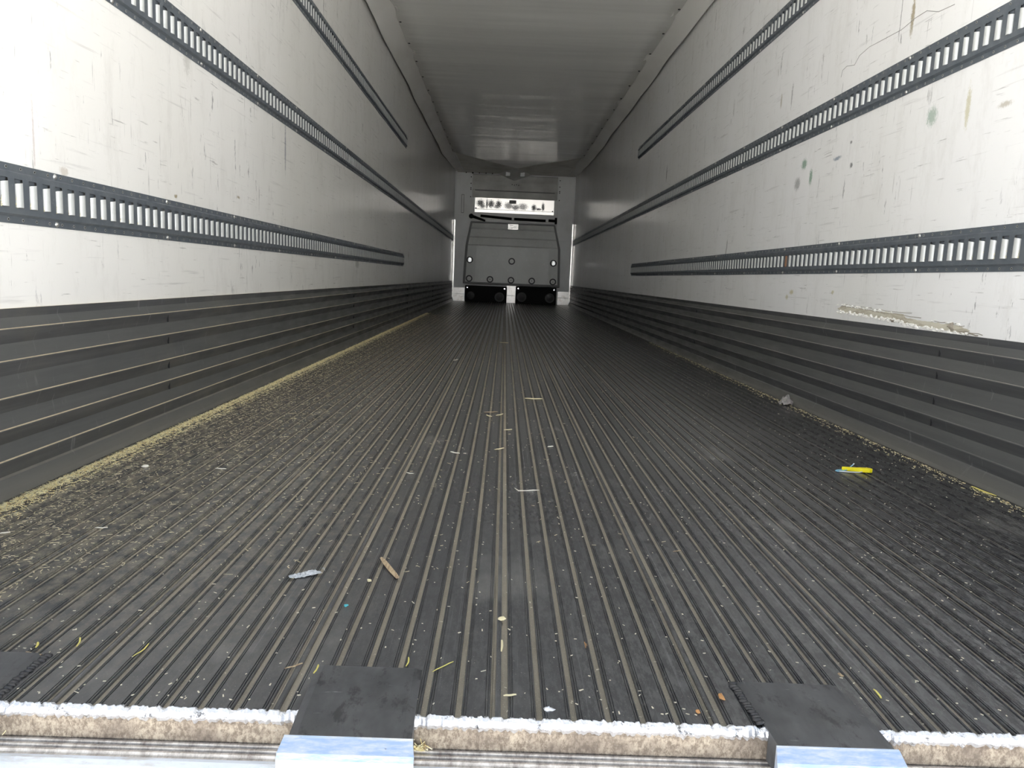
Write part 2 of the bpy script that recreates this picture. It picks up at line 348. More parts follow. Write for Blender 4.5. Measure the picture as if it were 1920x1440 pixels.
# duct fabric folds rising to the front wall
def quadgrid(a, b, c, d, n, amp, seed):
    a, b, c, d = map(np.array, (a, b, c, d)); mb = MB(); r = np.random.default_rng(seed); ph = r.uniform(0, 6, 4)
    for j in range(n+1):
        for i in range(n+1):
            u, v = i/n, j/n; p = (a*(1-u)+b*u)*(1-v)+(d*(1-u)+c*u)*v
            e = min(u, 1-u, v, 1-v)*4; e = min(1, e)
            mb.v.append((p[0], p[1], p[2]+amp*e*(math.sin(u*7+v*3+ph[0])+.6*math.sin(u*13-v*9+ph[1]))))
    for j in range(n):
        for i in range(n): q = j*(n+1)+i; mb.f.append((q, q+1, q+n+2, q+n+1))
    return mb
chute = empty('air_chute_end', (0, 13.69, 2.58), 'beige fabric end of the ceiling air duct folded to a point over the front wall', 'air duct')
def loc(mb, p): mb.v = [(x-p[0], y-p[1], z-p[2]) for x, y, z in mb.v]; return mb
O = (0, 13.69, 2.58)
for sx in (-1, 1):
    q = quadgrid((sx*1.13, 12.0, 2.585), (0, 13.69, 2.585), (sx*.36-.02, 15.0, 2.635), (sx*1.20, 15.04, 2.64), 14, .008, 5+sx)
    loc(q, O).obj('fabric_flap', m_fab, chute, smooth=True)
dm = quadgrid((0, 13.69, 2.587), (.35, 14.98, 2.64), (-.03, 14.98, 2.50), (-.38, 14.98, 2.64), 8, .003, 2)
loc(dm, O).obj('fabric_diamond', m_cove, chute, smooth=True)
for x in (-.165, .137):
    t = MB().prism([(-.045, -.05), (.04, -.045), (.045, .05), (-.04, .045)], 1, -.01, 0); t.v = [(a+B(x, 0, 14.5)[0], b+14.5-13.69, c+B(0, 2.648, 14.5)[2]-2.58) for a, b, c in t.v]
    tag(t.obj('fabric_tag', m_front, chute), 'pale square tag')
for i in range(5):
    t = MB().disc((-1.02+.135*i, 14.92-13.69, .045), (0, -.9, -.4), .012+.006*(i == 1), .01, 8); t.obj('eyelet', m_hole, chute)

# floor: nine ribbed extrusions side by side
floor = tag(MB().box(-HW, HW, 0.004, YB+.06, -.045, -.016).obj('floor', m_groove), None, kind='structure')
YF = 15.02
rp = [(-17.5, -7), (-17.5, -2.2), (-16.8, -1.1), (-15.6, -1.1), (-15.3, -2.6), (-14.2, -2.6), (-13.8, -.2), (-12.6, 0), (-12.3, -1.7), (-11.4, -1.7), (-11.1, -.2), (-10.4, 0)]
rp = [(a/1000, b/1000) for a, b in rp]; rp = rp + [(-a, b) for a, b in rp[::-1]]
rib = MB().prism(rp, 1, .0, YF).mesh('floor_rib', m_floor)
jr = MB().prism([(-.0035, -.007), (-.0035, -.0016), (-.0015, -.0004), (.0015, -.0004), (.0035, -.0016), (.0035, -.007)], 1, .0, YF).mesh('joint_ridge', m_floor)
base = MB().prism([(.0003, -.016), (.0003, -.0048), (.2697, -.0048), (.2697, -.016)], 1, .003, YF).mesh('floor_plank', m_groove)
for k in range(9):
    x0 = -1.215+.27*k
    pk = inst('floor_plank', base, (x0, 0, 0), floor)
    inst('joint_ridge', jr, (.0075, 0, 0), pk)
    for i in range(6): inst('floor_rib', rib, (.0135+.0085+.0155+i*.0425, 0, 0), pk)

# scuff liners with dusty ledges
def scuff(side, mat):
    zi = [.371, .300, .218, .148, .078]
    ln = [(0.0, .415), (.006, .415), (.004, .395)]
    for z in zi:
        ln += [(.0120, z+.0015), (.0165, z), (.0170, z-.002), (.0045, z-.034)]
    ln = ln[:-1] + [(.0120, .044), (.017, .040), (.0290, .012), (.036, .001), (.036, -.006), (0.0, -.006)]
    mb = MB().prism([(side*(-HW if side > 0 else -HW)*0+side*(HW-d), z) for d, z in ln], 1, 0.0, YB+.05)
    return tag(mb.obj('baseboard_right' if side > 0 else 'baseboard_left', mat), None, kind='structure')
bl = scuff(-1, m_scl); br = scuff(1, m_scr)
# vertical butt joints of the scuff sections
for side, par, ys in ((-1, bl, (1.62, 4.66, 7.7, 10.7)), (1, br, (1.49, 4.5, 7.55, 10.6))):
    for y in ys:
        for z in (.354, .283, .201, .131):
            MB().box(side*(HW-.0145), side*(HW-.0095), y, y+.0016, z-.014, z+.013).obj('seam', m_hole, par)

# threshold behind the floor end
fe = MB().prism([(.0, -.013), (-.003, -.017), (-.006, -.044), (.02, -.044), (.02, -.013)], 0, -HW, HW)
tag(fe.obj('trim_4', m_tan), 'dirty tan end face under the floor edge', kind='structure')
# ragged bright molten edge, a rough bead following the rib ends
mb = MB(); N = 900; xs = np.linspace(-1.215, 1.215, N)
def pr(x):
    u = (x+1.215) % .27
    return u
for i, x in enumerate(xs):
    n1 = .0012*math.sin(x*310)+.0010*math.sin(x*733+1)+rng.normal(0, .0007); n2 = rng.normal(0, .0006)
    u = pr(x); g_ = (u-.0135-.0085-.0155+.02125) % .0425; dip = .0025 if (g_ < .004 or g_ > .0385) else 0
    mb.v += [(x, .004, -.0005-dip), (x, .0005+n2, .0008-dip+n2), (x, -.0035+n1, -.002-dip*.6+n2), (x, -.0065+n1, -.0085+n2), (x, -.003+n1*.5, -.0145+n1), (x, .002, -.016)]
for i in range(N-1):
    for k in range(5): a = i*6+k; mb.f.append((a, a+1, a+7, a+6))
tag(mb.obj('trim_5', m_edge, smooth=False), 'ragged bright aluminium edge where the floor ribs end', kind='structure')
st = [(.0, -.060), (.0, -.0405)]
y = -.007
st += [(-.006, -.0405)]
for k in range(3): st += [(y, -.0405-.0010*k), (y-.0015, -.0385-.001*k), (y-.0045, -.0385-.001*k), (y-.0060, -.0418-.001*k)]; y -= .0078
st += [(y-.002, -.0440), (y-.002, -.060)]
tag(MB().prism(st, 0, -HW-.08, HW+.08).obj('trim_6', m_step), 'threshold strip with three fine dirty ridges', kind='structure')
y0 = y-.0022
tp = [(y0, -.065), (y0, -.0435)]+[(y0-.006-.040*math.sin(t), -.043-.03*(1-math.cos(t))) for t in np.linspace(0, math.pi/2, 8)]+[(y0-.052, -.09), (y0-.052, -.16), (y0-.02, -.16)]
tag(MB().prism(tp, 0, -HW-.08, HW+.08).obj('trim_7', m_thr, smooth=False), 'rounded bare aluminium threshold, scratched and stained', kind='structure')
# rear frame round the door opening
tag(MB().box(-1.36, -1.331, -.08, .10, -.16, ZT+.05).obj('trim_8', m_thr), 'left rear door post', kind='structure')
tag(MB().box(1.331, 1.36, -.08, .10, -.16, ZT+.05).obj('trim_9', m_thr), 'right rear door post', kind='structure')
tag(MB().box(-1.36, 1.36, -.08, .10, ZT+.031, ZT+.09).obj('trim_10', m_thr), 'rear roof header', kind='structure')

# ------------------------------------------------------------------ cargo rails with real slots
PIT = .0508; SW = .028; SH0, SH1 = .034, .098
def rail(side, z0, y0, y1, label, ph, rust=None):
    """z0 bottom of the rail, 0.131 high; slots start at y0; side -1 left, +1 right"""
    n = int((y1-y0)/PIT); L = n*PIT; y1 = y0+L
    root = empty('cargo_rail', (side*HW, y0, z0), label, 'rail', 'slotted cargo rails on the trailer walls')
    rows = [(0.0005, 0), (.0022, 0), (.0022, .016), (.011, .021), (.011, SH0), (.011, SH1), (.011, .110), (.0022, .115), (.0022, .131), (.0005, .131)]
    cols = [0.0]
    for k in range(n): cols += [k*PIT+(PIT-SW)/2, k*PIT+(PIT+SW)/2]
    cols.append(L); m = len(rows); mb = MB()
    for c in cols:
        for d, z in rows: mb.v.append((-side*d, c, z))
    for j in range(len(cols)-1):
        for i in range(m-1):
            if i == 4 and j % 2 == 1: continue
            a = j*m+i; mb.f.append((a, a+1, a+m+1, a+m))
    for k in range(n):                                   # returned metal at the slot ends
        a, b = cols[1+2*k], cols[2+2*k]
        for z, t in ((SH0, 0), (SH1, 0)):
            mb.add([(-side*.011, a, z), (-side*.011, b, z), (-side*.005, b, z), (-side*.005, a, z)], [(0, 1, 2, 3)])
        mb.add([(-side*.011, a, SH0), (-side*.011, a, SH1), (-side*.008, a, SH1), (-side*.008, a, SH0)], [(0, 1, 2, 3)])
    for k in range(n):                                   # dark quad added as painted shade above each lip
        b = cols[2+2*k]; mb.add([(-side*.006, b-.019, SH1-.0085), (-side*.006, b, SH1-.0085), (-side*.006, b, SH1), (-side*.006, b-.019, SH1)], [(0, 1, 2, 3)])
    for c in (0, L):
        mb.add([(-side*d, c, z) for d, z in rows], [tuple(range(m))])
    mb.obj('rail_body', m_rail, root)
    bp_ = MB().box(min(-side*.0002, -side*.0010), max(-side*.0002, -side*.0010), .004, L-.004, SH0-.006, SH1+.006); bp_.obj('slot_shade_strip', m_slot_shade, root)  # dark strip added to imitate shade on the wall behind the slots
    # rolled bright lip on the far side of every slot
    prof = [(.0112, SW/2+.0008), (.0116, SW/2-.003), (.0108, SW/2-.0075), (.0086, SW/2-.0115), (.0052, SW/2-.0145), (.0012, SW/2-.0155)]
    lm = MB(); zz = [SH0+.002, SH0+.008, SH1-.014, SH1-.0065]
    for q, z in enumerate(zz):
        for p, (d, y) in enumerate(prof):
            sh = .004*(p/5)*(q == 3) ; lm.v.append((-side*d, y, z-sh))
    for q in range(3):
        for p in range(5): a = q*6+p; lm.f.append((a, a+1, a+7, a+6))
    near = lm.mesh('slot_lip', m_lip, True); rusty = lm.mesh('slot_lip', m_rust, True); far = MB(); cnt = 0
    for k in range(n):
        yc = (k+.5)*PIT
        if y0+yc < 5.2:
            inst('slot_lip', rusty if rust and abs(y0+yc-rust) < PIT/2 else near, (0, yc, 0), root); cnt += 1
        else: far.add([(x, y+yc, z) for x, y, z in lm.v], lm.f)
    if far.f: tag(far.obj('slot_lip', m_lip, root, smooth=True, fix=False), None, kind='stuff')
    # nail holes along both flanges
    rg = MB(); dk = MB()
    for k in range(n):
        yc = (k+.95)*PIT
        if not (.5 < y0+yc < 6.0) or yc > L-.01: continue
        for z in (.0085, .1225):
            rg.ring((-side*.0021, yc, z), (-side, 0, 0), .0024, .0040, .0007, 8); dk.disc((-side*.0022, yc, z), (-side, 0, 0), .0025, .0002, 8)
    if rg.f:
        tag(rg.obj('nail_hole_rim', m_screw, root), None, kind='stuff'); tag(dk.obj('nail_hole', m_hole, root), None, kind='stuff')
    sm = MB().disc((0, 0, 0), (-side, 0, 0), .0072, .0030, 10, .0052, .0022).mesh('screw_head', m_screw, True)
    y = ph-y0
    while y < L:
        if y > 0:
            for z in (.0085, .1225): inst('screw_head', sm, (-side*.0022, y, z), root)
        y += 12*PIT
    return root
yl = .894-.0254-.0014-PIT*14
rail(-1, .604, yl, 7.42, 'lowest slotted grey rail on the left wall, just above the black scuff liner', 1.046)
rail(-1, 1.226, yl, 14.98, 'middle slotted grey rail on the left wall, running the full length to the front', 1.046+.3)
rail(-1, 1.846, yl, 7.43, 'highest slotted grey rail on the left wall, nearest the ceiling', 1.046+.15)
yr = 1.198-.0254-PIT*20
rail(1, .603, yr, 7.49, 'lowest slotted grey rail on the right wall, above the torn patch', P(1725, 443, 0, 1.25)[1], rust=P(1471, 490, 0, 1.24)[1])
rail(1, 1.226, yr, 14.98, 'middle slotted grey rail on the right wall, running the full length to the front', 1.9)
rail(1, 1.846, yr, 7.49, 'highest slotted grey rail on the right wall, nearest the ceiling', 1.75)
M = Mat('straw', (.88, .74, .36), .6); M.mix(M.ramp(M.noise((200, 200, 200), 1, 1), .4, .6), (.96, .90, .62)); M.mix(M.ramp(M.noise((90, 90, 90), 1, 1), .60, .68), (.42, .30, .14)); m_straw = M.m
m_chaff = Mat('dusty_chaff', (.64, .56, .38), .7).m
m_chip = Mat('pale_chip', (.72, .66, .52), .6).m

# ------------------------------------------------------------------ torn liner on the right wall
tz = lambda y: .4285+(y-1.35)*.0245
mb = MB(); ys = np.linspace(1.37, 2.27, 60)
for y in ys:
    e = min(1, (y-1.37)*18, (2.27-y)*25); h = (.013 if y > 1.75 else .010)*max(e, .1); c = tz(y)+(.008 if y > 1.75 else 0)
    mb.v += [(HW-.0010, y, c-h+rng.normal(0, .001)), (HW-.0018, y, c), (HW-.0010, y, c+h+rng.normal(0, .0012))]
for i in range(len(ys)-1):
    for k in range(2): a = i*3+k; mb.f.append((a, a+1, a+4, a+3))
M = Mat('bare_foam_board', (.60, .57, .47), .85); M.mix(M.ramp(M.noise((30, 12, 60), 1, 5, .7), .45, .6, 0, .7), (.36, .32, .24)); m_foam = M.m
tag(mb.obj('torn_patch', m_foam, wr), 'long torn strip showing beige board')
def lump(mb, c, r, seed, sq=(1, 1, 1)):
    rr = np.random.default_rng(seed); n, m_ = 7, 4; vs = []
    for j in range(m_+1):
        for i in range(n):
            t = 2*math.pi*i/n; p = math.pi*j/m_; k = r*(1+rr.uniform(-.3, .3))
            vs.append((c[0]+k*sq[0]*math.sin(p)*math.cos(t), c[1]+k*sq[1]*math.sin(p)*math.sin(t), c[2]+k*sq[2]*math.cos(p)))
    fs = [(j*n+i, j*n+(i+1) % n, (j+1)*n+(i+1) % n, (j+1)*n+i) for j in range(m_) for i in range(n)]
    mb.add(vs, fs)
mb = MB()
for k in range(190):
    y = rng.uniform(1.38, 2.27); up = rng.random() < (.35 if y > 1.9 else .08); c = tz(y)+(.008 if y > 1.75 else 0)
    z = c+(.013+rng.uniform(0, .006) if up else -.012+rng.normal(0, .003)); r = rng.uniform(.0025, .0062)
    lump(mb, (HW-.002, y, z), r, k, (.7, rng.uniform(1, 2.2), .8))
M = Mat('white_foam_crumb', (.86, .85, .81), .8); M.mix(M.ramp(M.noise((90, 90, 90), 1, 4, .7), .55, .68, 0, .7), (.42, .38, .30)); m_crumb = M.m
tag(mb.obj('foam_crumb', m_crumb, wr, smooth=False), 'white foam crumbs along the tear', kind='stuff')
mb = MB()
for k, (a, b, dz, t) in enumerate([(2.22, 1.98, .028, .0008), (2.24, 1.85, .019, .0012), (2.0, 1.70, .027, .0009), (1.82, 1.64, .018, .001), (1.56, 1.40, .014, .001), (1.42, 1.33, -.010, .0018), (1.46, 1.31, -.004, .0012), (1.83, 1.80, -.004, .006), (1.47, 1.455, .006, .012)]):
    n = 9; pts = [(HW-.001, a+(b-a)*i/(n-1), tz(a+(b-a)*i/(n-1))+dz+rng.normal(0, .0016)) for i in range(n)]
    mb.tube(pts, t, 4)
mm = Mat('torn_edge', (.30, .27, .22), .8).m
tag(mb.obj('tear_crack', mm, wr), 'fine cracks round the tear', kind='stuff')

# hand-drawn wavy line high on the right wall
pl = [(1577, 145), (1580, 132), (1588, 124), (1602, 122), (1612, 104), (1630, 88), (1660, 72), (1690, 56), (1716, 34), (1738, 20), (1760, 22), (1790, 8)]
pts = [tuple(P(x, y, 0, HW-.0006)) for x, y in pl]
tag(MB().tube(pts, .0011, 4).obj('pencil_line', Mat('pencil_grey', (.36, .35, .34), .7).m, wr), 'thin wavy pencil line')

# ------------------------------------------------------------------ front wall equipment
bk = empty('front_bulkhead', (0, YB, 0), 'grey moulded return-air bulkhead with bumpers, creases and a white sticker, at the far end', 'bulkhead')
def bo(mb): mb.v = [(x, y-YB, z) for x, y, z in mb.v]; return mb
yp = 14.80
def bp(pts, y0, y1):
    mb = MB(); n = len(pts); a = [B(x, z, y0) for x, z in pts]; mb.v = [tuple(p) for p in a]+[(p[0], y1, p[2]) for p in a]
    mb.f = [tuple(range(n)), tuple(range(n, 2*n))[::-1]]+[(i, (i+1) % n, n+(i+1) % n, n+i) for i in range(n)]
    return mb
outline = [(-.90, 1.65), (.862, 1.645), (.99, 1.15), (1.012, .36), (-1.025, .37), (-.99, 1.15)]
inner = [(-.865, 1.62), (.83, 1.615), (.945, 1.14), (.965, .40), (-.975, .41), (-.945, 1.14)]
bo(bp(outline, yp+.02, YB-.002)).obj('side_flange', m_rim, bk, bevel=.012)
# moulded face: rows between creases lean differently
mb = MB(); rows = [(1.62, .012), (1.525, -.010), (1.50, .012), (1.350, -.010), (1.325, .012), (1.185, -.010), (1.160, .006), (.90, .0), (.41, .0)]
def xe(z):
    if z > 1.14: t = (z-1.14)/(1.62-1.14); return -.945+t*.08, .945-t*.115
    t = (1.14-z)/(1.14-.41); return -.945-t*.03, .945+t*.02
nc = 10
for z, d in rows:
    a, b = xe(z)
    for i in range(nc+1):
        x = a+(b-a)*i/nc; e = 0 if 0 < i < nc else .014; q = B(x, z, yp+d-.006+e); mb.v.append((q[0], q[1]-YB, q[2]))
for j in range(len(rows)-1):
    for i in range(nc): a = j*(nc+1)+i; mb.f.append((a, a+1, a+nc+2, a+nc+1))
mb.obj('moulded_face', m_bulk, bk)
for i, (x, z) in enumerate([(-.893, .864), (-.014, .867), (.859, .862), (-.894, .476), (-.455, .475), (-.014, .474), (.423, .476), (.867, .475)]):
    q = B(x, z, yp-.008); q = (q[0], q[1]-YB, q[2])
    bu = MB().ring(q, (0, -1, 0), .043, .070, .024, 20).obj('bumper', m_ring, bk)
    if i in (0, 2):
        tag(MB().box(q[0]-.028, q[0]+.034, q[1]-.012, q[1]-.002, q[2]-.045, q[2]+.045).obj('reflector', m_refl, bu), 'small white reflector')
    else: MB().disc(q, (0, -1, 0), .044, .008, 16).obj('bumper_plate', m_bulk, bu)
    if i >= 4: MB().disc((q[0], q[1]-.006, q[2]), (0, -1, 0), .016, .010, 12, .011, .004).obj('bolt', m_bolt, bu)
q0 = B(-.120, 1.632, yp-.03); q1 = B(.092, 1.522, yp-.03)
sk_ = tag(MB().box(q0[0], q1[0], yp-.024-YB, yp-.017-YB, q1[2], q0[2]).obj('sticker', m_sticker, bk), 'white sticker with small dark print')
for k, (a, b) in enumerate([(.1, .9), (.15, .5), (.55, .85), (.12, .8), (.3, .9), (.1, .45)]):
    z = q0[2]-.014-k*.016; wd = q1[0]-q0[0]; MB().box(q0[0]+a*wd, q0[0]+b*wd, yp-.0255-YB, yp-.0235-YB, z-.003, z+.003).obj('print_line', m_ink, sk_)
# bright smudged metal plate and ledges above the bulkhead
pl_ = empty('evaporator_plate', (0, YB, 1.9), 'bright bare metal strip smudged black, above the grey bulkhead', 'metal plate')
def po(mb, z0=1.9): mb.v = [(x, y-YB, z-z0) for x, y, z in mb.v]; return mb
def bbox(x0, x1, z0, z1, ya, yb):
    a = B(x0, z0, ya); b = B(x1, z1, ya); return MB().box(a[0], b[0], ya, yb, a[2], b[2])
po(bbox(-.825, .818, 1.912, 2.142, 15.0, YB+.055)).obj('upper_strip', m_smud, pl_)
po(bbox(-.115, .030, 2.045, 2.115, 14.992, 15.0)).obj('label_plate', m_rim, pl_)
po(bbox(-.825, .818, 1.845, 1.905, 14.985, YB+.055)).obj('lower_strip', m_smud, pl_)
for x, z in ((-.80, 1.925), (.79, 1.92)):
    q = B(x, z, 14.998); MB().disc((q[0], q[1]-YB, q[2]-1.9), (0, -1, 0), .014, .008, 10).obj('plate_screw', m_hole, pl_)
# header flap that covers the duct mouth
hd = empty('header_flap', (0, YB, 2.3), 'dull grey header panel hanging under the duct at the top of the front wall', 'panel')
mb = MB(); pr_ = [(15.02, 2.60), (14.995, 2.47), (15.0, 2.31), (15.01, 2.295), (15.01, 2.15), (YB+.055, 2.15), (YB+.055, 2.62)]
mb.prism([(y, z) for y, z in pr_], 0, -.885, .875); po(mb, 2.3).obj('panel', m_band, hd)
po(bbox(-.83, .82, 2.285, 2.30, 14.97, 15.01), 2.3).obj('ledge', m_rim, hd)
for i in range(4):
    q = B(-.07+.045*i, 2.43-.01*(i % 2), 14.992); MB().disc((q[0], q[1]-YB, q[2]-2.3), (0, -1, 0), .010, .006, 8).obj('rivet', m_hole, hd)
# side panels either side of the bulkhead
for sx, lab in ((-1, 'white side panel left of the bulkhead, with a narrow slot'), (1, 'white side panel right of the bulkhead')):
    sp_ = empty('side_panel', (sx*1.05, YB, 0), lab, 'panel')
    def so(mb): mb.v = [(x-sx*1.05, y-YB, z) for x, y, z in mb.v]; return mb
    xa, xb = (.893, 1.214)
    MB_ = MB().prism([(sx*xa-sx*1.05, 1.335), (sx*xa-sx*1.05, 2.60), (sx*xb-sx*1.05, 2.63), (sx*xb-sx*1.05, 1.335)], 1, 0.005, .055); MB_.obj('upper_sheet', m_front, sp_)
    so(MB().box(min(sx*xa, sx*xb), max(sx*xa, sx*xb), YB+.0, YB+.055, .285, 1.329)).obj('lower_sheet', m_front, sp_)
    so(MB().box(min(sx*.98, sx*xb), max(sx*.98, sx*xb), YB-.03, YB+.055, .155, .28)).obj('kick_block', m_kick, sp_)
    so(MB().box(min(sx*.98, sx*xb), max(sx*.98, sx*xb), YB-.03, YB+.055, .002, .148)).obj('kick_block', m_kick, sp_)
    for z in (2.55, 2.42, 2.33, 2.15, 2.30): MB().disc((sx*(.918)-sx*1.05, .005, z), (0, -1, 0), .011, .006, 8).obj('rivet', m_hole, sp_)
    if sx < 0:
        fr = so(MB().box(-1.105, -1.05, YB-.006, YB+.004, 1.815, 2.19)).obj('slot_frame', m_rim, sp_); so(MB().box(-1.096, -1.059, YB-.009, YB-.005, 1.825, 2.18)).obj('slot_cover', m_front, fr)
    tr = empty('corner_trim', (sx*1.228, YB, 0), 'bright metal corner strip where the %s wall meets the front wall' % ('left' if sx < 0 else 'right'), 'trim strip')
    for k in range(6):
        z0 = .06+k*.27; MB().box(-.013, .013, -.03, .05, z0, z0+.262).obj('strip_section', m_chrome, tr)
    MB().box(-.012, .012, -.0, .05, 1.682, 2.62).obj('upper_strip', m_front, tr)
ck = empty('centre_kick_block', (0, YB, 0), 'pale kick block between the two black boxes at the front wall', 'block')
MB().box(-.10, .11, -.0, .055, .155, .36).obj('block', m_kick, ck); MB().box(-.10, .11, -.0, .055, .002, .148).obj('block', m_kick, ck)
# latch bar
lb = empty('latch_bar', (0, YB, 1.74), 'black latch bar with a short handle across the top of the grey bulkhead', 'latch')
def lo(mb): return po(mb, 1.74)
lo(bbox(-.885, .86, 1.66, 1.835, 14.985, YB+.055)).obj('backing', m_bulk, lb)
for (xa, xb, za, zb) in ((-.70, -.05, 1.775, 1.735), (.0, .655, 1.735, 1.725), (.715, .87, 1.735, 1.73)):
    a = B(xa, za, 14.86); b = B(xb, zb, 14.86); lo(MB().tube([a, b], .026, 8)).obj('bar', m_black, lb)
a = B(-.86, 1.755, 14.82); b = B(-.60, 1.675, 14.80); lo(MB().tube([a, b], [.03, .02], 8)).obj('handle', m_black, lb)
q = B(-.89, 1.76, 14.84); lo(MB().disc(q, (0, -1, 0), .052, .05, 10, .04)).obj('pivot', m_black, lb)
q = B(.872, 1.735, 14.84); lo(MB().box(q[0]-.02, q[0]+.02, 14.82, 14.98, q[2]-.06, q[2]+.06)).obj('end_bracket', m_black, lb)
for x in (-.73, -.025, .69):
    q = B(x, 1.75, 14.84); lo(MB().box(q[0]-.022, q[0]+.022, 14.83, 14.99, q[2]-.045, q[2]+.045)).obj('bracket', m_bulk, lb)
# two black boxes on the floor
for (x0, x1, z1, discs, lab) in ((-.974, -.092, .334, ((-.849, .125, 0), (-.244, .112, 1)), 'black box on the floor at the front wall, left one, one round port visible'),
                                 (.097, .951, .354, ((.225, .133, 1), (.816, .133, 1)), 'black box on the floor at the front wall, right one, two round ports')):
    bx = empty('black_box', ((x0+x1)/2, YB, 0), lab, 'box', 'black boxes at the front wall')
    a = B(x0, .0, 14.78); b = B(x1, z1, 14.78); cx = (x0+x1)/2
    MB().box(a[0]-cx, b[0]-cx, -.22, -.02, .004, b[2]).obj('body', m_black, bx, bevel=.012)
    for (x, z, v) in discs:
        q = B(x, z, 14.78); p = (q[0]-cx, -.222, q[2])
        rr = MB().ring(p, (0, -1, 0), .075, .098 if v else .085, .018, 20).obj('port_ring', m_black2 if v else m_black, bx)
        MB().disc((p[0], p[1]+.001, p[2]), (0, -1, 0), .074, .006, 16, .03, .006).obj('port_cone', m_black2, rr)
    for x in (x0+.05, x1-.05):
        q = B(x, z1-.045, 14.78); MB().disc((q[0]-cx, -.222, q[2]), (0, -1, 0), .014, .008, 8).obj('screw_head', m_bolt, bx)

# ------------------------------------------------------------------ ramp pads bridging the floor end
def pad(xa, xb, ya, yf, lab, weld, skew=.01):
    root = empty('ramp_pad', ((xa+xb)/2, 0, 0), lab, 'ramp pad', 'black ramp pads on the sill'); cx = (xa+xb)/2; w2 = (xb-xa)/2
    def sx(y): return skew*(ya-y)/(ya-yf)
    prof = [(ya, .0008), (ya-.004, .0045), (.0, .0060), (yf, .0035), (yf, -.036), (-.010, -.0365), (-.010, .0005)]
    mb = MB(); n = len(prof)
    xs = [(-w2, 1), (-w2+.010, 0), (w2-.010, 0), (w2, 1)]
    for x, e in xs:
        for y, z in prof: mb.v.append((x+sx(y), y, z-(.0035 if (e and z > .002) else 0)))
    for j in range(3):
        for i in range(n): a = j*n+i; b = j*n+(i+1) % n; mb.f.append((a, b, b+n, a+n))
    mb.f += [tuple(range(n))[::-1], tuple(range(3*n, 4*n))]
    mb.obj('pad', m_pad, root)
    lp = MB(); q = [(yf-.0003, .0030), (yf-.004, .0022), (yf-.017, -.0080), (yf-.021, -.014), (yf-.021, -.036), (yf-.0003, -.036)]
    n = len(q)
    for x in (-w2-.004, w2+.002):
        for y, z in q: lp.v.append((x+sx(yf)+(0 if y > yf-.01 else (-.004 if x < 0 else .003)), y, z))
    lp.f = [(i, (i+1) % n, n+(i+1) % n, n+i) for i in range(n)]+[tuple(range(n))[::-1], tuple(range(n, 2*n))]
    tag(lp.obj('metal_lip', m_lipm, root), 'bare scraped aluminium lip')
    if weld:
        wd = MB(); s = weld
        for k in range(16):
            y = ya-.004-k*(ya-.006)/16; x = s*w2+sx(y)+s*.004
            vs = []
            wd_ = MB().disc((x+rng.normal(0, .0008), y, .0), (rng.normal(0, .1), .35, .9), .0062+rng.normal(0, .0005), .0030, 10, .0050, .0006); wd.add(wd_.v, wd_.f)
        tag(wd.obj('weld_bead', m_weld, root, smooth=True), 'dark scaly weld bead', kind='stuff')
    return root
M = Mat('scraped_lip', (.50, .64, .86), .36, .7); M.mix(M.ramp(M.noise((30, 160, 160), 1, 4, .7), .40, .66, 0, .85), (.88, .89, .91)); M.mix(M.ramp(M.noise((60, 60, 60), 1, 4, .8), .68, .72), (.12, .13, .2)); M.bump(M.noise((60, 160, 160), 1, 4, .7), .5, .001); m_lipm = M.m
pad(-.880, -.740, .113, -.045, 'black ramp pad at the left edge, weld bead on its right', 1, 0)
pad(-.372, -.231, .106, -.050, 'black ramp pad in the middle of the sill, bright lip in front', 0, .005)
pad(.192, .330, .100, -.040, 'black ramp pad on the right of the sill, weld bead on its left', -1, .010)

# ------------------------------------------------------------------ loose straw, dust and litter
def slivers(name, x, y, z, L, W, T, ang, mat, tilt=None):
    n = len(x); ca, sa = np.cos(ang), np.sin(ang); tl = np.zeros(n) if tilt is None else tilt
    c = np.array([(-1, -1, 0), (1, -1, 0), (1, 1, 0), (-1, 1, 0), (-1, -1, 1), (1, -1, 1), (1, 1, 1), (-1, 1, 1)], float)
    lx = c[None, :, 0]*L[:, None]/2; ly = c[None, :, 1]*W[:, None]/2*np.where(c[None, :, 0] > 0, .7, 1.0)
    lz = c[None, :, 2]*T[:, None]+lx*np.tan(tl)[:, None]+np.abs(L/2*np.tan(tl))[:, None]
    V = np.stack([x[:, None]+lx*ca[:, None]-ly*sa[:, None], y[:, None]+lx*sa[:, None]+ly*ca[:, None], z[:, None]+lz], -1).reshape(-1, 3)
    q = np.array([(4, 5, 6, 7), (0, 1, 5, 4), (1, 2, 6, 5), (2, 3, 7, 6), (3, 0, 4, 7)])
    Fq = (q[None]+(np.arange(n)*8)[:, None, None]).reshape(-1, 4)
    me = bpy.data.meshes.new(name); me.vertices.add(len(V)); me.vertices.foreach_set('co', V.ravel())
    me.loops.add(Fq.size); me.loops.foreach_set('vertex_index', Fq.ravel().astype(np.int32))
    me.polygons.add(len(Fq)); me.polygons.foreach_set('loop_start', (np.arange(len(Fq))*4).astype(np.int32))
    me.update(calc_edges=True); me.materials.append(mat)
    o = bpy.data.objects.new(name, me); C.objects.link(o); return o
def fz(x):                                         # height of the floor surface under x: rib tops 0, grooves -6 mm
    u = (x+1.215) % .27; g_ = (u-.0375+.02125) % .0425
    return np.where((u > .0165) & (g_ > .0045) & (g_ < .038), .0002, -.0046)
U = rng.uniform
n = 17000; y = .45+U(0, 1, n)**1.25*9.0
x = -1.208+np.abs(rng.normal(0, .030, n)); ok = (x < -.98); x, y = x[ok], y[ok]; n = len(x)
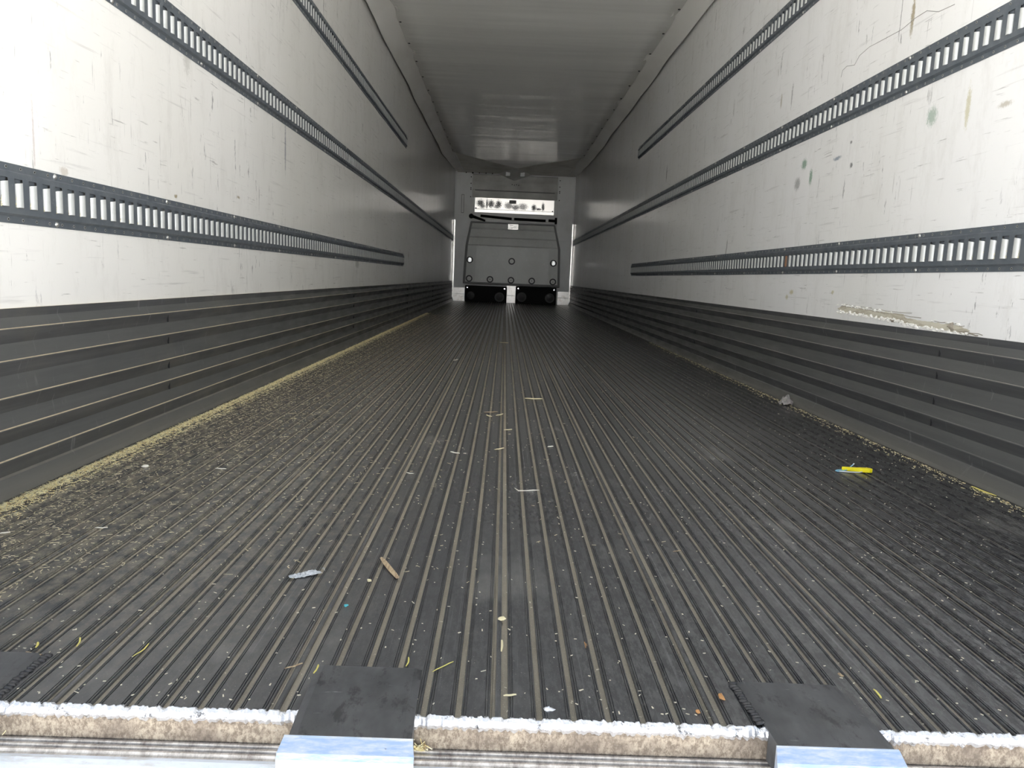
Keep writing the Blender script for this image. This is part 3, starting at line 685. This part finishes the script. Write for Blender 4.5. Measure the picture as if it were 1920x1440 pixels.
o = slivers('straw_litter', x, y, fz(x)+U(0, .004, n), U(.005, .017, n), U(.0006, .0016, n), U(.0004, .001, n), U(0, 3.14, n), m_straw, U(-.3, .3, n))
tag(o, 'drift of chopped yellow straw along the foot of the left wall', 'straw', kind='stuff')
n = 15000; y = .12+U(0, 1, n)**1.5*9.0; x = -1.20+rng.exponential(.25, n); ok = (x < 1.0) & ~((y < .4) & (x > -.9)); x, y = x[ok], y[ok]; n = len(x)
o = slivers('straw_chaff', x, y, fz(x), U(.002, .010, n)*np.where(U(0, 1, n) < .06, 1.8, 1), U(.0006, .0017, n), U(.0003, .0009, n), U(0, 3.14, n), m_chaff)
tag(o, 'straw chaff scattered over the left half of the ribbed floor', 'straw', kind='stuff')
n = 5600; y = .02+U(0, 1, n)**1.6*11; x = -1.2+2.4*U(0, 1, n)**1.25
o = slivers('wood_dust', x, y, fz(x), U(.001, .0048, n)*np.where(U(0, 1, n) < .05, 1.8, 1), U(.0008, .0022, n), U(.0004, .001, n), U(0, 3.14, n), m_chip)
tag(o, 'pale specks and chips scattered over the whole floor', 'debris', kind='stuff')
n = 1500; y = .9+U(0, 1, n)**1.2*5; x = 1.205-np.abs(rng.normal(0, .016, n))-(U(0, 1, n) < .2)*.03
o = slivers('straw_litter', x, y, fz(x), U(.003, .012, n), U(.0005, .0012, n), U(.0004, .001, n), 1.57+U(-.6, .6, n), m_straw)
tag(o, 'thin line of straw bits along the foot of the right wall', 'straw', kind='stuff')
# straw caught in slots of the lowest rails
for side, y0, ns, zb, lab in ((-1, yl, range(12, 40), .604, 'straw caught in the near slots of the lowest left rail'), (1, yr, range(14, 32), .603, 'straw caught in the near slots of the lowest right rail')):
    xs_, ys_, zs_ = [], [], []
    for k in ns:
        m = int(14*max(.15, 1-(k-ns[0])/len(ns)));
        for i in range(m): xs_.append(side*(HW-.0038-U(0, .003))); ys_.append(y0+(k+.5)*PIT-SW/2+.002+U(0, .012)); zs_.append(zb+SH0+.001+U(0, 1)**2*.022)
    n = len(xs_); xs_, ys_, zs_ = map(np.array, (xs_, ys_, zs_))
    mb = MB()
    for i in range(n):
        a = U(-1.5, 1.5); l = U(.004, .012); p = np.array([xs_[i], ys_[i], zs_[i]]); d = np.array([0, math.cos(a), abs(math.sin(a))])*l/2
        lo_ = p-d; lo_[2] = max(lo_[2], zb+SH0+.0004); mb.tube([tuple(lo_), tuple(p+d)], .0005, 3)
    tag(mb.obj('caught_straw', m_straw), lab, 'straw', kind='stuff')
# tufts on the sill
mb = MB()
for cx_, n in ((-.765, 26), (-.222, 34), (-.375, 8)):
    for i in range(n):
        x = cx_+rng.normal(0, .006 if cx_ > -.5 else .02); a = U(0, 3.14); l = U(.008, .025); z = U(-.038, -.036); yy = -.013+U(0, .005)
        mb.tube([(x-l/2*math.cos(a), yy, z), (x+l/2*math.cos(a), yy-.003+U(-.002, .002), z+l*abs(math.sin(a))*.6)], .0006, 3)
tag(mb.obj('sill_straw', m_straw), 'tufts of yellow straw wedged beside the pads on the sill', 'straw', kind='stuff')

# single bits one can point at
def stick(name, p0, p1, r, mat, lab, cat, group=None, bend=.0, flat=.6):
    a = P(p0[0], p0[1], 2, .002); b = P(p1[0], p1[1], 2, .002); d = b-a; n = np.array([-d[1], d[0], 0])
    pts = [tuple(a+d*t+n*bend*math.sin(math.pi*t)+np.array([0, 0, r*.6+.0006*math.sin(9*t)])) for t in np.linspace(0, 1, 6)]
    rr = [r*.55, r*.9, r, r, r*.95, r*.7]
    mb = MB().tube(pts, rr, 6); c = (a+b)/2
    mb.v = [(x-c[0], y-c[1], z*flat) for x, y, z in mb.v]
    o = mb.obj(name, mat); o.location = (c[0], c[1], 0); return tag(o, lab, cat, group)
m_wood = Mat('splinter_wood', (.52, .40, .25), .7); m_wood.mix(m_wood.ramp(m_wood.noise((300, 60, 1), 1, 3), .45, .6), (.33, .23, .14)); m_wood = m_wood.m
m_wood2 = Mat('orange_wood', (.50, .26, .10), .7).m; m_pale = Mat('pale_straw', (.78, .70, .45), .6).m; m_white = Mat('whitish_chip', (.82, .79, .70), .6).m
m_ylw = Mat('yellow_straw', (.72, .64, .18), .6).m
GR = 'straw stalks on the floor'
stick('wood_splinter', (715, 1047), (745, 1084), .0052, m_wood, 'brown wood splinter with a pointed end, right of the grey plastic film', 'splinter')
for (a, b, r, mt, lab) in [
    ((534, 1253), (567, 1243), .0014, m_wood, 'curled straw stalk left of the middle pad'),
    ((588, 1262), (597, 1246), .0014, m_ylw, 'short upright straw stalk at the upper left corner of the middle pad'),
    ((811, 1259), (850, 1240), .0010, m_ylw, 'thin slanting straw stalk right of the middle pad'),
    ((761, 1249), (766, 1232), .0011, m_ylw, 'short straw stalk just above the middle pad'),
    ((944, 1304), (968, 1302), .0018, m_pale, 'pale straw stub lying crosswise between the two pads near the sill'),
    ((940, 1221), (941, 1200), .0016, m_pale, 'pale straw stub standing in a groove above the crosswise stub'),
    ((984, 747), (1017, 748), .0042, m_pale, 'pale straw stick lying crosswise in the middle of the floor'),
    ((928, 843), (945, 840), .0026, m_pale, 'short pale straw at mid floor, left of the centre groove'),
    ((845, 847), (862, 850), .0026, m_white, 'whitish chip at mid floor, furthest left of its row'),
    ((908, 773), (933, 772), .0024, m_wood, 'brownish straw lying left of the crosswise stick'),
    ((912, 778), (922, 781), .0030, m_pale, 'small pale chip just under the brownish straw'),
    ((930, 779), (943, 776), .0030, m_pale, 'small pale chip right of the brownish straw'),
    ((945, 806), (960, 805), .0024, m_pale, 'short pale straw below the two small chips'),
    ((1027, 838), (1037, 837), .0032, m_white, 'white chip right of the centre groove at mid floor'),
    ((762, 886), (775, 888), .0022, m_white, 'small white curved chip left of the centre'),
    ((850, 676), (858, 674), .005, m_white, 'whitish chip far back on the floor'),
    ((937, 642), (953, 643), .004, m_pale, 'pale straw far back near the centre line'),
    ((1638, 1292), (1652, 1309), .0016, m_ylw, 'yellow-green straw stub lying right of the right pad'),
    ((404, 878), (424, 879), .0022, m_white, 'white straw stub on the left part of the floor'),
    ((178, 989), (202, 989), .0016, m_white, 'whitish straw piece left, below the straw drift'),
    ((0, 1000), (19, 998), .0022, m_white, 'white straw piece at the left picture edge'),
    ((249, 1230), (279, 1206), .0010, m_ylw, 'thin yellow straw stalk right of the left pad'),
    ((1262, 1034), (1277, 1032), .0012, m_wood, 'short brown straw between grooves on the right half'),
    ((49, 1222), (78, 1228), .0018, m_wood, 'brown straw lying at the top edge of the left pad'),
    ((67, 1214), (71, 1204), .0016, m_ylw, 'bent straw piece above the left pad'),
    ((143, 1212), (150, 1195), .0012, m_ylw, 'leaning straw stalk right above the left pad'),
    ((1822, 912), (1868, 930), .0030, m_ylw, 'long straw stalk against the right wall foot')]:
    stick('straw_stalk', a, b, r, mt, lab, 'straw', GR, bend=random.uniform(-.08, .08))
def chip(px, r, mat, lab, name='wood_chip', cat='chip', z=.003, sq=(1, 1, .5)):
    p = P(px[0], px[1], 2, z); mb = MB(); lump(mb, (0, 0, 0), r, int(px[0]), sq); o = mb.obj(name, mat); o.location = (p[0], p[1], z); return tag(o, lab, cat)
chip((941, 1160), .0055, m_pale, 'yellowish lump-shaped chip in the centre groove')
chip((1352, 1306), .0055, m_wood2, 'orange wood chip left of the right pad', sq=(.8, 1.6, .5))
chip((1309, 1334), .0035, m_wood2, 'small orange chip near the sill left of the right pad', sq=(.9, 1.2, .5))
chip((1097, 1210), .0045, m_wood2, 'rust-orange chip in a dark groove', z=-.002, sq=(.7, 2.2, .5))
chip((1576, 1267), .005, m_wood, 'brown chip in a groove above the right pad', z=-.001, sq=(.8, 1.2, .5))
chip((693, 1088), .0042, m_pale, 'small pale chip below the wood splinter')
chip((272, 874), .008, m_white, 'white pebble-like chip near the straw drift', name='white_chip')
chip((649, 1135), .0035, Mat('turquoise_bead', (.10, .58, .66), .4).m, 'tiny turquoise bead left of centre near the sill', name='turquoise_bead', cat='bead')
chip((321, 1285), .0022, Mat('green_bead', (.25, .5, .42), .4).m, 'tiny green bead in a groove at lower left', name='green_bead', cat='bead', z=-.003)
chip((1030, 1330), .007, m_edge, 'small lump of bright metal on the sill edge', name='metal_lump', cat='metal', z=.001, sq=(1, .6, .5))
chip((1684, 1418), .006, m_wood2, 'curled brown leaf flake standing on the sill right of the right pad', name='leaf_flake', cat='leaf', z=-.030, sq=(.35, .3, 1.5))

# crumpled grey plastic film
def crumple(name, p, L, W, ang, H, mat, lab, cat, seed, nx=16, ny=8, taper=0):
    r = np.random.default_rng(seed); mb = MB(); hh = r.uniform(0, 1, (ny+1, nx+1))
    for j in range(ny+1):
        for i in range(nx+1):
            u, v = i/nx-.5, j/ny-.5; e = 1-(abs(u)*2)**3*.6; xx = u*L+r.normal(0, L*.012); yy = v*W*e+r.normal(0, W*.03)+math.sin(u*5)*W*.12
            z = .0008+H*hh[j, i]*(1-(abs(v)*2)**2*.7)*(1-(abs(u)*2)**4*.6)
            mb.v.append((xx*math.cos(ang)-yy*math.sin(ang), xx*math.sin(ang)+yy*math.cos(ang), z))
    for j in range(ny):
        for i in range(nx): a = j*(nx+1)+i; mb.f.append((a, a+1, a+nx+2, a+nx+1))
    o = mb.obj(name, mat, smooth=False); o.location = p; s = o.modifiers.new('t', 'SOLIDIFY'); s.thickness = .0006; s.offset = 1
    return tag(o, lab, cat)
M = Mat('grey_film', (.50, .52, .54), .4); M.b.inputs['Alpha'].default_value = .85; M.mix(M.ramp(M.noise((200, 200, 200), 1, 3), .5, .6), (.74, .76, .78)); m_film = M.m
q = P(572, 1075, 2, .004); crumple('plastic_film', (q[0], q[1], 0), .055, .019, .42, .007, m_film, 'crumpled strip of pale grey plastic film left of the wood splinter', 'plastic film', 4)
mb = MB(); a = P(604, 1066, 2, .002); mb.tube([(0, 0, .002), (.003, .0, .004), (.006, -.006, .001)], .0007, 4); o = mb.obj('film_thread', m_film); o.location = (a[0], a[1], 0); tag(o, 'loose thread at the right end of the plastic film', 'thread')
M = Mat('dirty_plastic', (.36, .34, .33), .45); M.mix(M.ramp(M.noise((60, 60, 60), 1, 3), .45, .6), (.20, .19, .18)); m_dp = M.m
q = P(1492, 760, 2, .0); crumple('plastic_scrap', (1.185, q[1]+.01, .002), .085, .065, .6, .050, m_dp, 'crumpled dirty grey plastic scrap at the foot of the right wall', 'plastic scrap', 11, 7, 6)
# wispy white string
pts = [tuple(P(x, y, 2, .0015)) for x, y in ((965, 915), (972, 920), (985, 920), (1000, 919), (1011, 919))]
tag(MB().tube(pts, [.0006, .0016, .0012, .0018, .0006], 5).obj('string_wisp', m_white), 'white wisp of string across two grooves in the middle of the floor', 'string')
# yellow cable seal
q = P(1606, 881, 2, .006); ys_ = empty('cable_seal', (q[0], q[1], 0), 'bright yellow plastic seal with light blue cord on the right side of the floor', 'seal')
m_y = Mat('yellow_plastic', (.92, .80, .01), .35).m; m_bl = Mat('blue_cord', (.30, .62, .86), .4).m; m_wc = Mat('white_cord_tip', (.85, .88, .9), .4).m
ol = [(-.043, .0), (-.041, .006), (-.034, .0075), (.0, .0065), (.012, .0105), (.034, .0115), (.043, .007), (.0455, .0), (.043, -.007), (.034, -.0105), (.012, -.0095), (.0, -.0055), (-.034, -.004), (-.041, -.003)]
o = MB().prism(ol, 2, .0012, .0125).obj('body', m_y, ys_, bevel=.0025); o.rotation_euler[2] = -.10
tag(MB().tube([(-.030, -.002, .005), (-.043, -.006, .003), (-.060, -.009, .002), (-.064, -.003, .002), (-.056, .003, .003), (-.040, .004, .004)], .0016, 6).obj('cord', m_bl, ys_, smooth=True), 'light blue loop of cord')
tag(MB().tube([(-.056, -.010, .0025), (-.03, -.018, .003), (.0, -.0175, .003), (.012, -.012, .004)], .0014, 6).obj('cord', m_wc, ys_, smooth=True), 'whitish cord in front')
tag(MB().tube([(-.022, .006, .006), (-.012, .016, .010), (.000, .024, .016)], .0016, 6).obj('cord', m_bl, ys_, smooth=True), 'light blue cord end')
tag(MB().tube([(.000, .024, .016), (.004, .028, .018)], .0020, 6).obj('cord_tip', m_wc, ys_, smooth=True), 'white cord tip')
